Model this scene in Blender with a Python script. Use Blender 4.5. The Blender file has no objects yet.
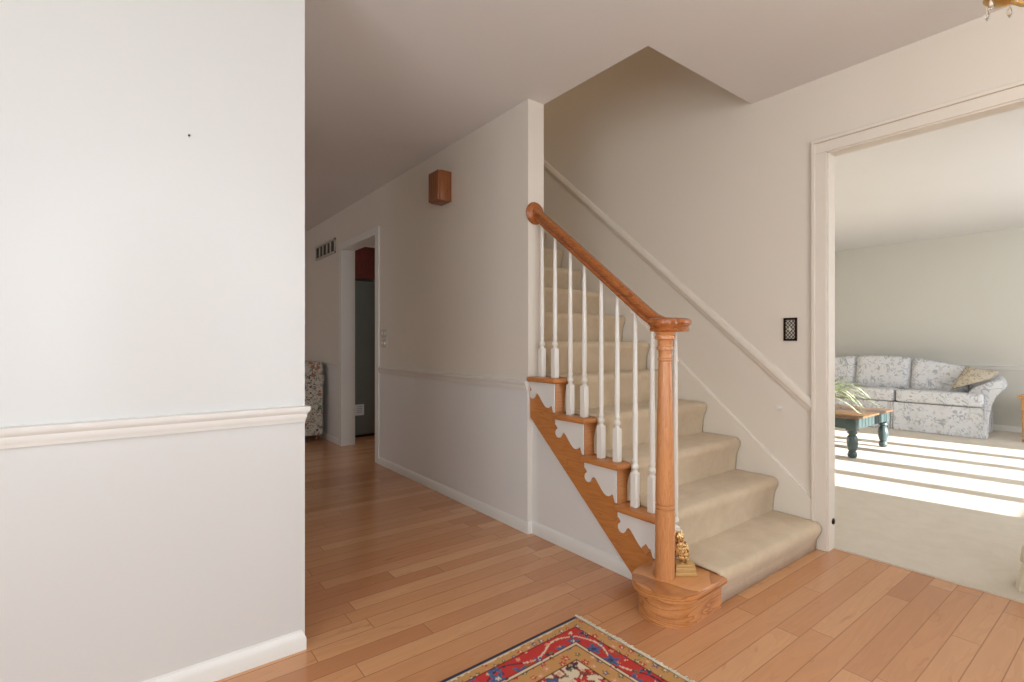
import bpy, bmesh, math, random
from mathutils import Vector, Matrix, noise
random.seed(7)
C = bpy.context.scene.collection
S = bpy.context.scene
PI = math.pi

# ------------------------------------------------------------------ camera, world, sun, lights, exposure
cam = bpy.data.objects.new('camera', bpy.data.cameras.new('camera')); C.objects.link(cam)
cam.location = (0, 0, 1.068)
cam.rotation_euler = (PI / 2, 0, math.radians(-37.5))
cam.data.sensor_width = 36; cam.data.lens = 508.5 / 1024 * 36
cam.data.shift_y = 2 / 1024; cam.data.clip_start = .03
S.camera = cam
S.view_settings.view_transform = 'Standard'; S.view_settings.look = 'None'
S.view_settings.exposure = 0.17; S.view_settings.gamma = 1; S.view_settings.use_curve_mapping = False
w = bpy.data.worlds.new('sky'); S.world = w; w.use_nodes = True
bg = w.node_tree.nodes['Background']; bg.inputs[0].default_value = (.78, .88, 1, 1); bg.inputs[1].default_value = 1.0

def light(name, kind, loc, rot, power, color, **kw):
    d = bpy.data.lights.new(name, kind); d.energy = power; d.color = color
    for k, v in kw.items(): setattr(d, k, v)
    o = bpy.data.objects.new(name, d); C.objects.link(o); o.location = loc; o.rotation_euler = rot
    return o
sun_dir = Vector((-.115, 1, -.207))
sun = light('sun', 'SUN', (6, -8, 4), (0, 0, 0), 20, (1, .97, .93), angle=.006)
sun.rotation_euler = sun_dir.to_track_quat('-Z', 'Y').to_euler()
# rectangular area lights; most stand in for daylight at a window
def daylight(name, loc, rot, sx, sy, power, color=(.95, .97, 1)):
    return light(name, 'AREA', loc, rot, power, color, shape='RECTANGLE', size=sx, size_y=sy)
FR = (math.radians(90), 0, 0)      # faces +Y (from the front wall into the house)
daylight('daylight_sidelight_west', (-.42, -1.50, 1.2), FR, .34, 1.7, 17, (.78, .9, 1))
daylight('daylight_sidelight_east', (1.12, -1.50, 1.2), FR, .34, 1.7, 16, (.78, .9, 1))
daylight('daylight_transom', (.35, -1.50, 2.25), FR, 1.6, .26, 8, (.78, .9, 1))
daylight('daylight_bow_window', (6.0, -1.50, 1.25), FR, 2.7, 1.5, 60, (.84, .92, 1))
daylight('foyer_left_fill', (-1.50, .2, 1.3), (math.radians(90), 0, math.radians(-90)), 1.5, 1.5, 27, (.84, .93, 1))  # added to brighten the hall and stair walls, with its own made-up window
daylight('stairwell_fill', (2.4, 3.3, 4.85), (0, 0, 0),   .5, .5, 5.5, (1, .84, .64))  # added warm fill for the dark stairwell, no fixture
daylight('daylight_family_room', (-2.85, 6.0, 1.3), (math.radians(90), 0, math.radians(-90)), 2.2, 1.3, 15)  # no opening is built in the wall behind it
daylight('kitchen_area_light', (4.8, 6.0, 1.4), (math.radians(90), 0, math.radians(90)), 1.2, 1.0, 16)  # unseen area light in the kitchen; the wall behind it has no window

# ------------------------------------------------------------------ helpers
def lin(r, g, b):
    f = lambda v: (v / 255) / 12.92 if v / 255 <= .04045 else ((v / 255 + .055) / 1.055) ** 2.4
    return (f(r), f(g), f(b), 1)

class N:
    """tiny node-graph helper"""
    def __init__(s, name):
        s.m = bpy.data.materials.new(name); s.m.use_nodes = True; s.t = s.m.node_tree
        s.b = s.t.nodes['Principled BSDF']
    def n(s, typ, ins={}, **kw):
        x = s.t.nodes.new(typ)
        for k, v in kw.items(): setattr(x, k, v)
        for k, v in ins.items(): s.put(x.inputs[k], v)
        return x
    def put(s, sock, v):
        if isinstance(v, bpy.types.NodeSocket): s.t.links.new(v, sock)
        else: sock.default_value = v
    def math(s, op, a, b=0.0, c=None):
        x = s.n('ShaderNodeMath', {0: a, 1: b}, operation=op)
        if c is not None: s.put(x.inputs[2], c)
        return x.outputs[0]
    def mix(s, f, a, b, mode='MIX'):
        x = s.n('ShaderNodeMix', data_type='RGBA', blend_type=mode)
        s.put(x.inputs[0], f); s.put(x.inputs[6], a); s.put(x.inputs[7], b)
        return x.outputs[2]
    def ramp(s, f, stops):
        x = s.n('ShaderNodeValToRGB', {0: f}); r = x.color_ramp
        while len(r.elements) < len(stops): r.elements.new(.5)
        for e, (p, c) in zip(r.elements, stops): e.position = p; e.color = c
        return x.outputs[0]
    def coord(s, scale=(1, 1, 1), out='Object', loc=(0, 0, 0)):
        tc = s.n('ShaderNodeTexCoord')
        mp = s.n('ShaderNodeMapping', {0: tc.outputs[out], 'Scale': scale, 'Location': loc})
        return mp.outputs[0]
    def noise(s, vec, scale, detail=3, rough=.5, dist=0, out=0):
        return s.n('ShaderNodeTexNoise', {'Vector': vec, 'Scale': scale, 'Detail': detail, 'Roughness': rough, 'Distortion': dist}).outputs[out]
    def bump(s, h, strength=.2, dist=.01):
        x = s.n('ShaderNodeBump', {'Height': h, 'Strength': strength, 'Distance': dist})
        s.t.links.new(x.outputs[0], s.b.inputs['Normal'])
    def base(s, v): s.put(s.b.inputs['Base Color'], v)
    def rough(s, v): s.put(s.b.inputs['Roughness'], v)
    def set(s, k, v): s.put(s.b.inputs[k], v)

def paint(name, rgb, rough=.5, bump=.05, scale=180, spec=.5):
    g = N(name); v = g.coord()
    g.base(g.mix(g.noise(v, 1.3, 2), lin(*[c * .985 for c in rgb]), lin(*[min(255, c * 1.01) for c in rgb])))
    g.rough(rough); g.set('Specular IOR Level', spec)
    if bump: g.bump(g.noise(v, scale, 4, .6), bump, .002)
    return g.m

def wood(name, dark, light_, axis, rough=.32, scale=1.0, coat=.25, ring=.55, sc=None):
    """grain running along 'axis' of the object"""
    g = N(name); sc = sc or [9 * scale if a != axis else .9 * scale for a in 'xyz']
    v = g.coord(tuple(sc))
    rings = g.noise(v, 2.2, 2, .5, 1.2)
    bands = g.math('FRACT', g.math('MULTIPLY', rings, 7.0))
    bands = g.math('POWER', bands, 2.2)
    sf = [120 * scale] * 3; sf['xyz'.index(axis)] = 5 * scale
    fine = g.noise(g.coord(tuple(sf)), 1.5, 3, .65)
    f = g.math('ADD', g.math('MULTIPLY', bands, ring), g.math('MULTIPLY', fine, .55))
    g.base(g.ramp(f, [(.12, lin(*light_)), (.62, lin(*[(a + b) / 2 for a, b in zip(light_, dark)])), (1, lin(*dark))]))
    g.rough(rough); g.set('Coat Weight', coat); g.set('Coat Roughness', .18)
    g.bump(fine, .08, .002)
    return g.m

def floor_planks():
    g = N('oak_plank_floor'); tc = g.n('ShaderNodeTexCoord')
    xyz = g.n('ShaderNodeSeparateXYZ', {0: tc.outputs['Object']})
    x, y = xyz.outputs[0], xyz.outputs[1]
    W, L = .083, .95
    yr = g.math('DIVIDE', y, W); row = g.math('FLOOR', yr)
    rr = g.n('ShaderNodeTexWhiteNoise', {'W': row}, noise_dimensions='1D').outputs[0]
    xr = g.math('ADD', g.math('DIVIDE', x, L), g.math('MULTIPLY', rr, 17.3)); brd = g.math('FLOOR', xr)
    cv = g.n('ShaderNodeCombineXYZ', {0: row, 1: brd, 2: 3.0}).outputs[0]
    rid = g.n('ShaderNodeTexWhiteNoise', {'Vector': cv}, noise_dimensions='3D').outputs[0]
    off = g.n('ShaderNodeCombineXYZ', {0: g.math('MULTIPLY', rid, 31), 1: g.math('MULTIPLY', rid, 13), 2: 0.0}).outputs[0]
    vv = g.n('ShaderNodeVectorMath', {0: tc.outputs['Object'], 1: off}, operation='ADD').outputs[0]
    m1 = g.n('ShaderNodeMapping', {0: vv, 'Scale': (1.1, 9, 1)}).outputs[0]
    m2 = g.n('ShaderNodeMapping', {0: vv, 'Scale': (2.5, 90, 1)}).outputs[0]
    blotch = g.noise(g.n('ShaderNodeMapping', {0: vv, 'Scale': (3, 9, 1)}).outputs[0], 2.0, 3, .6, .6)
    grain = g.noise(m2, 1.4, 3, .6); cath = g.math('FRACT', g.math('MULTIPLY', g.noise(m1, 1.6, 2, .5, .8), 6))
    tone = g.ramp(rid, [(0, lin(190, 130, 88)), (.25, lin(204, 146, 101)), (.6, lin(210, 153, 107)), (1, lin(219, 166, 120))])
    gr = g.math('ADD', g.math('MULTIPLY', g.math('SMOOTH_MIN', grain, .6, .2), .35), g.math('MULTIPLY', cath, .3))
    col = g.mix(g.math('MULTIPLY', gr, .45), tone, lin(156, 102, 66))
    col = g.mix(g.ramp(blotch, [(.62, (0, 0, 0, 1)), (.8, (.45, .45, .45, 1))]), col, lin(146, 90, 56))
    fy = g.math('FRACT', yr); ey = g.math('MINIMUM', fy, g.math('SUBTRACT', 1.0, fy))
    fx = g.math('FRACT', xr); ex = g.math('MULTIPLY', g.math('MINIMUM', fx, g.math('SUBTRACT', 1.0, fx)), L / W)
    e = g.math('MINIMUM', ey, ex)
    seam = g.ramp(e, [(.006, (0, 0, 0, 1)), (.03, (1, 1, 1, 1))])
    col = g.mix(seam, lin(160, 108, 72), col)
    g.base(col); g.rough(.24)
    g.set('Coat Weight', .15); g.set('Coat Roughness', .12)
    h = g.math('ADD', g.math('MULTIPLY', g.n('ShaderNodeSeparateColor', {0: seam}).outputs[0], 1.0), g.math('MULTIPLY', grain, .02))
    g.bump(h, .12, .002)
    return g.m

def carpet(name, a, b, s=1.0):
    g = N(name); v = g.coord()
    n1 = g.noise(v, 260 * s, 3, .7); n2 = g.noise(v, 9, 4, .65, .5)
    f = g.math('ADD', g.math('MULTIPLY', n1, .55), g.math('MULTIPLY', n2, .5))
    g.base(g.ramp(f, [(.3, lin(*a)), (.7, lin(*b))])); g.rough(.95); g.set('Specular IOR Level', .1)
    g.set('Sheen Weight', .25); g.set('Sheen Roughness', .6)
    g.bump(g.math('ADD', n1, g.math('MULTIPLY', n2, .6)), .6, .006)
    return g.m

def scroll_fabric(name, ground, line, accent=None, flowers=(), scale=1.0):
    """woven floral: curling stems, leaves and (if given) blossoms"""
    g = N(name); v = g.coord()
    n = g.noise(v, 9 * scale, 2, .5, 1.6)
    ln = g.math('ABSOLUTE', g.math('SUBTRACT', g.math('FRACT', g.math('MULTIPLY', n, 5)), .5))
    stem = g.ramp(ln, [(.08, (1, 1, 1, 1)), (.2, (0, 0, 0, 1))])
    patch = g.ramp(g.noise(v, 14 * scale, 3), [(.44, (0, 0, 0, 1)), (.54, (1, 1, 1, 1))])
    leaf = g.ramp(g.noise(v, 30 * scale, 2, .5, .5), [(.6, (0, 0, 0, 1)), (.64, (1, 1, 1, 1))])
    col = g.mix(g.mix(1.0, stem, patch, 'MULTIPLY'), lin(*ground), lin(*line))
    col = g.mix(g.mix(.6, (0, 0, 0, 1), leaf), col, lin(*(accent or line)))
    for i, (rgb, th) in enumerate(flowers):
        vo = g.n('ShaderNodeTexVoronoi', {'Vector': g.coord(loc=(i * 3.1, i * 1.7, i)), 'Scale': (9 + 3 * i) * scale, 'Randomness': 1.0})
        wob = g.math('ADD', vo.outputs['Distance'], g.math('MULTIPLY', g.noise(v, 50 * scale, 2), .25))
        pick = g.math('GREATER_THAN', g.n('ShaderNodeSeparateColor', {0: vo.outputs['Color']}).outputs[0], .45)
        col = g.mix(g.math('MULTIPLY', g.math('LESS_THAN', wob, th), pick), col, lin(*rgb))
    g.base(col); g.rough(.9); g.set('Specular IOR Level', .15)
    g.bump(g.noise(v, 600, 2), .15, .002)
    return g.m

def metal(name, rgb, rough=.3):
    g = N(name); v = g.coord()
    g.base(g.mix(g.noise(v, 40, 3), lin(*rgb), lin(*[c * .8 for c in rgb]))); g.rough(rough); g.set('Metallic', 1.0)
    return g.m

def pane_glass(name):
    g = N(name); g.t.nodes.remove(g.b)
    tr = g.n('ShaderNodeBsdfTransparent'); gl = g.n('ShaderNodeBsdfGlossy', {'Roughness': .02})
    fr = g.n('ShaderNodeFresnel', {'IOR': 1.45})
    mx = g.n('ShaderNodeMixShader', {0: fr.outputs[0], 1: tr.outputs[0], 2: gl.outputs[0]})
    g.t.links.new(mx.outputs[0], g.t.nodes['Material Output'].inputs[0])
    return g.m

M = {}
M['upper'] = paint('cream_wall_paint', (228, 218, 205), .42, .06)
M['white'] = paint('white_wall_paint', (228, 225, 221), .3, .03)
M['left'] = paint('satin_off_white_paint', (213, 210, 206), .3, .02)
M['trim'] = paint('white_trim_enamel', (230, 226, 219), .3, .02)
M['trim2'] = paint('cream_trim_enamel', (230, 220, 207), .36, .02)
M['ceil'] = paint('ceiling_paint', (229, 225, 222), .8, .35, 60)
M['living'] = paint('living_room_paint', (212, 208, 198), .6, .06)
M['floor'] = floor_planks()
M['carpet'] = carpet('stair_carpet', (198, 174, 142), (224, 203, 172))
M['lcarpet'] = carpet('living_room_carpet', (206, 192, 170), (224, 212, 194))
M['oak_x'] = wood('oak_across', (158, 94, 48), (210, 142, 84), 'x', ring=.3)
M['oak_y'] = wood('oak_along', (154, 88, 40), (206, 136, 74), 'y', ring=.28)
M['oak_z'] = wood('oak_upright', (166, 102, 58), (214, 148, 94), 'z', .3, 1.6, ring=.35)
M['rail'] = wood('dark_oak_rail', (116, 60, 26), (186, 110, 56), 'y', .25)
M['starter'] = wood('plainsawn_oak', (150, 88, 44), (214, 148, 90), 'x', .3, .75, sc=(1.1, 1.1, 9), ring=.6)
M['balu'] = paint('baluster_enamel', (236, 230, 220), .3, .01)
M['box'] = wood('chime_wood', (84, 42, 18), (158, 92, 46), 'z', .4, ring=.3)
M['cab'] = wood('cherry_cabinet', (70, 14, 8), (128, 34, 20), 'z', .3)
M['brass'] = metal('aged_brass', (236, 198, 132), .34)
M['tan'] = paint('tan_gilt_paint', (198, 158, 100), .35, .05)
g = N('aged_brass_figure'); v = g.coord()
g.base(g.ramp(g.noise(v, 110, 3, .6), [(.38, lin(156, 114, 64)), (.5, lin(232, 194, 132)), (.75, lin(252, 230, 186))])); g.rough(.36); g.set('Metallic', .85); M['owl'] = g.m
M['bronze'] = metal('dark_bronze', (70, 52, 40), .4)
M['dark'] = paint('dark_recess', (122, 114, 102), .8, 0)
M['fridge'] = paint('grey_refrigerator_enamel', (112, 116, 110), .35, .04)
M['paper'] = paint('white_paper', (228, 230, 232), .7, 0)
M['ink'] = paint('grey_ink', (120, 124, 132), .7, 0)
M['plate'] = paint('ivory_plastic', (206, 200, 188), .4, 0)
M['sofa'] = scroll_fabric('sofa_floral_fabric', (214, 214, 216), (168, 171, 176), (182, 178, 172), scale=.8)
M['pillow'] = scroll_fabric('pillow_floral_fabric', (194, 184, 168), (140, 122, 102), (160, 138, 80), scale=1.2)
M['chair'] = scroll_fabric('armchair_floral_fabric', (218, 208, 192), (92, 100, 92), (96, 106, 88), (((184, 124, 102), .38), ((74, 78, 88), .3), ((168, 84, 74), .28)), scale=1.3)
M['teal'] = paint('teal_table_paint', (66, 82, 82), .35, .05)
M['top'] = wood('table_oak_top', (88, 62, 42), (134, 100, 70), 'y', .3)
M['pine'] = wood('honey_pine', (176, 116, 62), (214, 160, 100), 'z', .35)
M['leaf'] = None
M['pot'] = paint('terracotta', (150, 96, 66), .7, .1)
M['cream'] = carpet('cream_ruffled_cloth', (214, 200, 172), (236, 226, 204), .3)
M['fringe'] = carpet('cream_wool_fringe', (204, 188, 160), (236, 224, 200), 1)
M['glass'] = pane_glass('window_glass')
g = N('variegated_leaf'); v = g.coord()
g.base(g.ramp(g.noise(v, 22, 2), [(.35, lin(104, 128, 72)), (.6, lin(206, 214, 178))])); g.rough(.45); M['leaf'] = g.m
g = N('sun_blocker'); g.base(lin(238, 236, 230)); g.rough(.9); g.set('Transmission Weight', 0.0); M['sun_block'] = g.m  # opaque panels behind the foyer panes, put in to stop the sun
g = N('wool_pattern'); at = g.n('ShaderNodeVertexColor', layer_name='pattern'); vv = g.coord()
g.base(g.mix(g.math('MULTIPLY', g.noise(vv, 500, 2), .25), at.outputs[0], lin(120, 90, 70))); g.rough(.95); g.set('Specular IOR Level', .1)
g.bump(g.noise(vv, 420, 2), .5, .004); M['rug'] = g.m
g = N('candle_bulb'); g.base(lin(255, 240, 210)); g.set('Emission Color', lin(255, 214, 150)); g.set('Emission Strength', 4.0); M['bulb'] = g.m
g = N('crystal'); g.base(lin(250, 246, 238)); g.rough(.05); g.set('Transmission Weight', .9); M['crystal'] = g.m

# ---------------- mesh building
class MB:
    def __init__(s): s.bm = bmesh.new()
    def face(s, vs):
        try: return s.bm.faces.new(vs)
        except ValueError: return None
    def box(s, a, b):
        (x0, y0, z0), (x1, y1, z1) = a, b
        v = [s.bm.verts.new(p) for p in ((x0, y0, z0), (x1, y0, z0), (x1, y1, z0), (x0, y1, z0), (x0, y0, z1), (x1, y0, z1), (x1, y1, z1), (x0, y1, z1))]
        for f in ((3, 2, 1, 0), (4, 5, 6, 7), (0, 1, 5, 4), (1, 2, 6, 5), (2, 3, 7, 6), (3, 0, 4, 7)): s.face([v[i] for i in f])
        return s
    def prism(s, poly, origin, U, V, depth):
        """polygon (u, v) in the plane of U, V through origin, pushed along depth"""
        o, U, V, D = Vector(origin), Vector(U), Vector(V), Vector(depth)
        a = [s.bm.verts.new(o + U * p + V * q) for p, q in poly]; b = [s.bm.verts.new(x.co + D) for x in a]
        s.face(a); s.face(b[::-1]); n = len(a)
        for i in range(n): s.face([a[i], b[i], b[(i + 1) % n], a[(i + 1) % n]])
        return s
    def lathe(s, prof, c=(0, 0, 0), seg=24, axis='z'):
        rings = []
        for r, z in prof:
            rg = []
            for k in range(seg):
                t = 2 * PI * k / seg; p = (r * math.cos(t), r * math.sin(t), z)
                if axis == 'y': p = (p[0], p[2], p[1])
                if axis == 'x': p = (p[2], p[0], p[1])
                rg.append(s.bm.verts.new((c[0] + p[0], c[1] + p[1], c[2] + p[2])))
            rings.append(rg)
        for a, b in zip(rings, rings[1:]):
            for k in range(seg): s.face([a[k], a[(k + 1) % seg], b[(k + 1) % seg], b[k]])
        s.face(rings[0][::-1]); s.face(rings[-1])
        return s
    def sweep(s, prof, path, scales=None, cap=True, up=(0, 0, 1)):
        """closed profile (w, h) along a 3-D path; w points right of travel, h upwards"""
        P = [Vector(p) for p in path]; rings = []
        for i, p in enumerate(P):
            t = (P[min(i + 1, len(P) - 1)] - P[max(i - 1, 0)]).normalized()
            wv = t.cross(Vector(up)).normalized(); hv = wv.cross(t).normalized(); k = scales[i] if scales else 1
            rings.append([s.bm.verts.new(p + wv * (a * k) + hv * (b * k)) for a, b in prof])
        n = len(prof)
        for a, b in zip(rings, rings[1:]):
            for k in range(n): s.face([a[k], a[(k + 1) % n], b[(k + 1) % n], b[k]])
        if cap: s.face(rings[0][::-1]); s.face(rings[-1])
        return s
    def tube(s, path, r, seg=8, radii=None):
        prof = [(r * math.cos(2 * PI * k / seg), r * math.sin(2 * PI * k / seg)) for k in range(seg)]
        d = Vector(path[-1]) - Vector(path[0])
        up = (0, 0, 1) if abs(d.normalized().z) < .9 else (0, 1, 0)
        return s.sweep(prof, path, radii, True, up)
    def moulding(s, prof, pts, z, side):
        """profile (out, up) along a plan polyline, mitred; side +1: outward is left of travel"""
        P = [Vector((x, y)) for x, y in pts]; rings = []
        nor = []
        for a, b in zip(P, P[1:]):
            d = (b - a).normalized(); nor.append(Vector((-d.y, d.x)) * side)
        for i, p in enumerate(P):
            if i == 0: m = nor[0]
            elif i == len(P) - 1: m = nor[-1]
            else:
                m = nor[i - 1] + nor[i]; m = m / (m.dot(nor[i]))
            rings.append([s.bm.verts.new((p.x + m.x * o, p.y + m.y * o, z + u)) for o, u in prof])
        n = len(prof)
        for a, b in zip(rings, rings[1:]):
            for k in range(n): s.face([a[k], a[(k + 1) % n], b[(k + 1) % n], b[k]])
        s.face(rings[0]); s.face(rings[-1][::-1])
        return s
    def rbox(s, a, b, r=.03, seg=4):
        """box with rounded edges"""
        t = MB().box(a, b)
        bmesh.ops.bevel(t.bm, geom=t.bm.edges[:], offset=r, segments=seg, profile=.5, affect='EDGES', clamp_overlap=True)
        s.join(t); return s
    def ball(s, c, r, sc=(1, 1, 1), u=16, v=10, rot=None):
        m = Matrix.Translation(c) @ (rot or Matrix.Identity(4)) @ Matrix.Diagonal((r * sc[0], r * sc[1], r * sc[2], 1))
        bmesh.ops.create_uvsphere(s.bm, u_segments=u, v_segments=v, radius=1, matrix=m); return s
    def join(s, o):
        me = bpy.data.meshes.new('tmp'); o.bm.to_mesh(me); o.bm.free(); s.bm.from_mesh(me); bpy.data.meshes.remove(me); return s
    def transform(s, mat): bmesh.ops.transform(s.bm, matrix=mat, verts=s.bm.verts[:]); return s

def root_loc(p):
    while p and p.parent: p = p.parent
    return p.location.copy() if p else None

def obj(name, mb, mat, parent=None, angle=35, bevel=0, at=None, stay=False):
    bm = mb.bm; bmesh.ops.recalc_face_normals(bm, faces=bm.faces[:])
    if parent: L = root_loc(parent)
    elif at is not None: L = Vector(at)
    elif stay: L = Vector((0, 0, 0))
    else:
        xs = [v.co for v in bm.verts]
        L = Vector(((min(p.x for p in xs) + max(p.x for p in xs)) / 2, (min(p.y for p in xs) + max(p.y for p in xs)) / 2, min(p.z for p in xs)))
    for v in bm.verts: v.co -= L
    me = bpy.data.meshes.new(name); bm.to_mesh(me); bm.free()
    me.shade_smooth()
    me.set_sharp_from_angle(angle=math.radians(angle))
    me.materials.append(mat)
    o = bpy.data.objects.new(name, me); C.objects.link(o)
    if parent: o.parent = parent
    else: o.location = L
    if bevel:
        b = o.modifiers.new('bevel', 'BEVEL'); b.width = bevel; b.segments = 2; b.limit_method = 'ANGLE'; b.angle_limit = math.radians(40)
        b.harden_normals = False
    return o
def tag(o, label, cat, group=None):
    o['label'] = label; o['category'] = cat
    if group: o['group'] = group
    return o
def thing(name, label, cat, loc=(0, 0, 0), group=None):
    o = bpy.data.objects.new(name, None); C.objects.link(o); o.location = loc; o.empty_display_size = .05
    return tag(o, label, cat, group)
def struct(name, mb, mat, label=None, bevel=0, stay=True, parent=None):
    o = obj(name, mb, mat, parent=parent, stay=stay, bevel=bevel)
    if not parent: o['kind'] = 'structure'
    if label: o['label'] = label
    return o

# ------------------------------------------------------------------ the shell
CH = 2.44                    # ceiling height
XW, XE = 1.81, 1.926          # hall wall: hall face, stair face
XR, XL = 2.87, 2.94          # right wall: foyer face, living-room face
YL = 1.86                    # left wall, face towards the camera
YF = -1.60                   # front wall
RISE0, RISE = .135, .1862
YR = [1.142, 1.360, 1.573, 1.786, 1.999] + [1.999 + .213 * k for k in range(1, 9)]
ZT = [RISE0 + RISE * k for k in range(13)]

struct('floor', MB().box((-3.1, YF, -.05), (2.935, 8.2, 0)).box((2.935, 4.25, -.05), (5.1, 8.2, 0)), M['floor'], 'glossy oak strip floor of the foyer, hall and kitchen')
lc = MB().box((2.935, YF, -.05), (8.6, 4.1, .008)); struct('floor_carpet', lc, M['lcarpet'], 'beige carpet of the sunny living room')
ce = MB()
ce.box((-3.1, YF, CH), (2.94, 1.48, CH + .25)); ce.box((-3.1, 1.48, CH), (XE, 8.2, CH + .25)); ce.box((XE, 4.12, CH), (5.1, 8.2, CH + .25)); ce.box((2.94, YF, CH), (8.6, 4.12, CH + .25))
struct('ceiling', ce, M['ceil'], 'white textured ceiling')
# left wall: white, with its end showing at the hall
struct('wall_left', MB().box((-1.72, YL, 0), (.51, YL + .12, CH)), M['left'], 'white wall facing the entrance, left of the hall')
struct('wall_hall_left', MB().box((.39, YL + .12, 0), (.51, 4.4, CH)), M['upper'])
RAIL = [(0, 0), (.010, 0), (.012, .012), (.016, .018), (.016, .030), (.022, .036), (.026, .044), (.026, .054), (0, .056)]
BASE = [(0, 0), (.014, 0), (.014, .040), (.010, .052), (.006, .062), (0, .066)]
pts = [(-1.60, YL), (.498, YL), (.498, 4.4)]
struct('trim_1', MB().moulding(RAIL, pts, .793, -1), M['trim'], 'white chair rail on the wall left of the hall')
struct('baseboard_left', MB().moulding([(o * 1.2, u) for o, u in BASE], [(-1.60, YL), (.494, YL), (.494, 4.4)], 0, -1), M['trim'])
# hall wall with the kitchen doorway, thick end by the stairs
hw = MB(); hw.box((XW, 2.21, 0), (XE, 4.34, CH)); hw.box((XW, 5.25, 0), (XE, 8.1, CH)); hw.box((XW, 4.34, 2.05), (XE, 5.25, CH))
struct('wall_hall', hw, M['upper'], 'cream hall wall with the kitchen doorway')
wn = MB(); wn.box((XW - .004, 2.21, 0), (XW, 4.28, .80)); wn.box((XW - .004, 5.31, 0), (XW, 8.0, .80))
struct('wall_hall_wainscot', wn, M['white'], 'white painted lower hall wall under the chair rail')
struct('trim_2', MB().moulding(RAIL, [(XW, 2.21), (XW, 4.28)], .80, 1), M['trim'], 'white chair rail along the hall wall')
struct('trim_3', MB().moulding(RAIL, [(XW, 5.31), (XW, 8.0)], .80, 1), M['trim'], 'white chair rail past the kitchen doorway')
b = MB().moulding(BASE, [(XE - .06, 2.18), (XE - .06, 2.21), (XW, 2.21), (XW, 4.28)], 0, 1)
struct('baseboard_hall', b, M['trim'])
struct('baseboard_hall_far', MB().moulding(BASE, [(XW, 5.31), (XW, 8.0)], 0, 1), M['trim'])
k = MB()                      # kitchen doorway casing + jamb lining
for y0, y1 in ((4.28, 4.355), (5.235, 5.31)): k.box((XW - .016, y0, 0), (XE + .016, y1, 2.035))
k.box((XW - .016, 4.28, 2.035), (XE + .016, 5.31, 2.10))
struct('trim_4', k, M['trim'], 'white casing of the kitchen doorway', bevel=.003)
# wall below the stairs
us = MB().prism([(2.21, 0), (2.21, .70), (2.0, .62), (1.40, .10), (1.40, 0)], (1.838, 0, 0), (0, 1, 0), (0, 0, 1), (.04, 0, 0))
struct('wall_under_stairs', us, M['white'], 'white panel under the stair stringer')
struct('baseboard_under_stairs', MB().moulding(BASE, [(1.838, 1.40), (1.838, 2.21)], 0, 1), M['trim'])
# right wall with the living-room opening; the stairwell part carries on upwards
DY0, DY1, DZ = -.75, 1.088, 2.05
rw = MB(); rw.box((XR, DY1, 0), (XL, 1.48, CH)); rw.box((XR, 1.48, 0), (XL, 4.12, 5.0)); rw.box((XR, DY0, DZ), (XL, DY1, CH)); rw.box((XR, YF, 0), (XL, DY0, CH))
struct('wall_right', rw, M['upper'], 'cream wall beside the stairs with the wide living room opening')
st = MB(); st.box((XE - .13, 1.36, CH + .25), (XE, 4.12, 5.0)); st.box((XE, 1.36, CH + .25), (XR, 1.48, 5.0)); st.box((XE, 4.0, 0), (XR, 4.12, 5.0)); st.box((XE - .13, 1.36, 5.0), (XL, 4.12, 5.1))
struct('wall_stairwell', st, M['upper'])
k = MB()                      # living-room casing and jamb
k.box((XR - .006, DY1 - .012, 0), (XL + .006, DY1, DZ)); k.box((XR - .006, DY0, 0), (XL + .006, DY0 + .012, DZ)); k.box((XR - .006, DY0, DZ - .012), (XL + .006, DY1, DZ))
for x, d in ((XR, -1), (XL, 1)):
    for y0, y1 in ((DY1 - .004, DY1 + .066), (DY0 - .078, DY0 + .004)):
        k.box((x, y0, 0), (x + .014 * d, y1, DZ - .004))
        ya, yb = (y1 - .018, y1) if y0 > 0 else (y0, y0 + .018)
        k.box((x, ya, 0), (x + .022 * d, yb, DZ + .05))
    k.box((x, DY0 - .078, DZ - .004), (x + .014 * d, DY1 + .066, DZ + .05)); k.box((x, DY0 - .078, DZ + .05), (x + .022 * d, DY1 + .066, DZ + .068))
struct('trim_5', k, M['trim2'], 'white casing round the living room opening', bevel=.003)
# sloping chair rail and skirt board on the stair wall
sl = RISE / .213
def slope(y, z, y2): return z + (y2 - y) * sl
y2 = 4.0
rp = [(-.01, 0), (-.014, .02), (-.02, .03), (-.020, .045), (-.018, .06), (-.010, .074), (0, .076), (0, 0)]
tr = MB().prism([(o, u) for o, u in rp], (XR, 1.155, .700), (1, 0, 0), (0, 0, 1), (0, y2 - 1.155, (y2 - 1.155) * sl))
struct('trim_6', tr, M['trim2'], 'white chair rail climbing the wall above the stairs')
sk = MB().prism([(1.155, 0), (1.155, .255), (y2, .255 + (y2 - 1.155) * sl), (y2, 0)], (XR - .02, 0, 0), (0, 1, 0), (0, 0, 1), (.02, 0, 0))
sk.prism([(0, 0), (-.006, 0), (-.004, .014), (0, .016)], (XR, 1.155, .250), (1, 0, 0), (0, 0, 1), (0, y2 - 1.155, (y2 - 1.155) * sl))
struct('baseboard_stairs', sk, M['trim2'], 'white skirt board following the carpeted steps')
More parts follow.
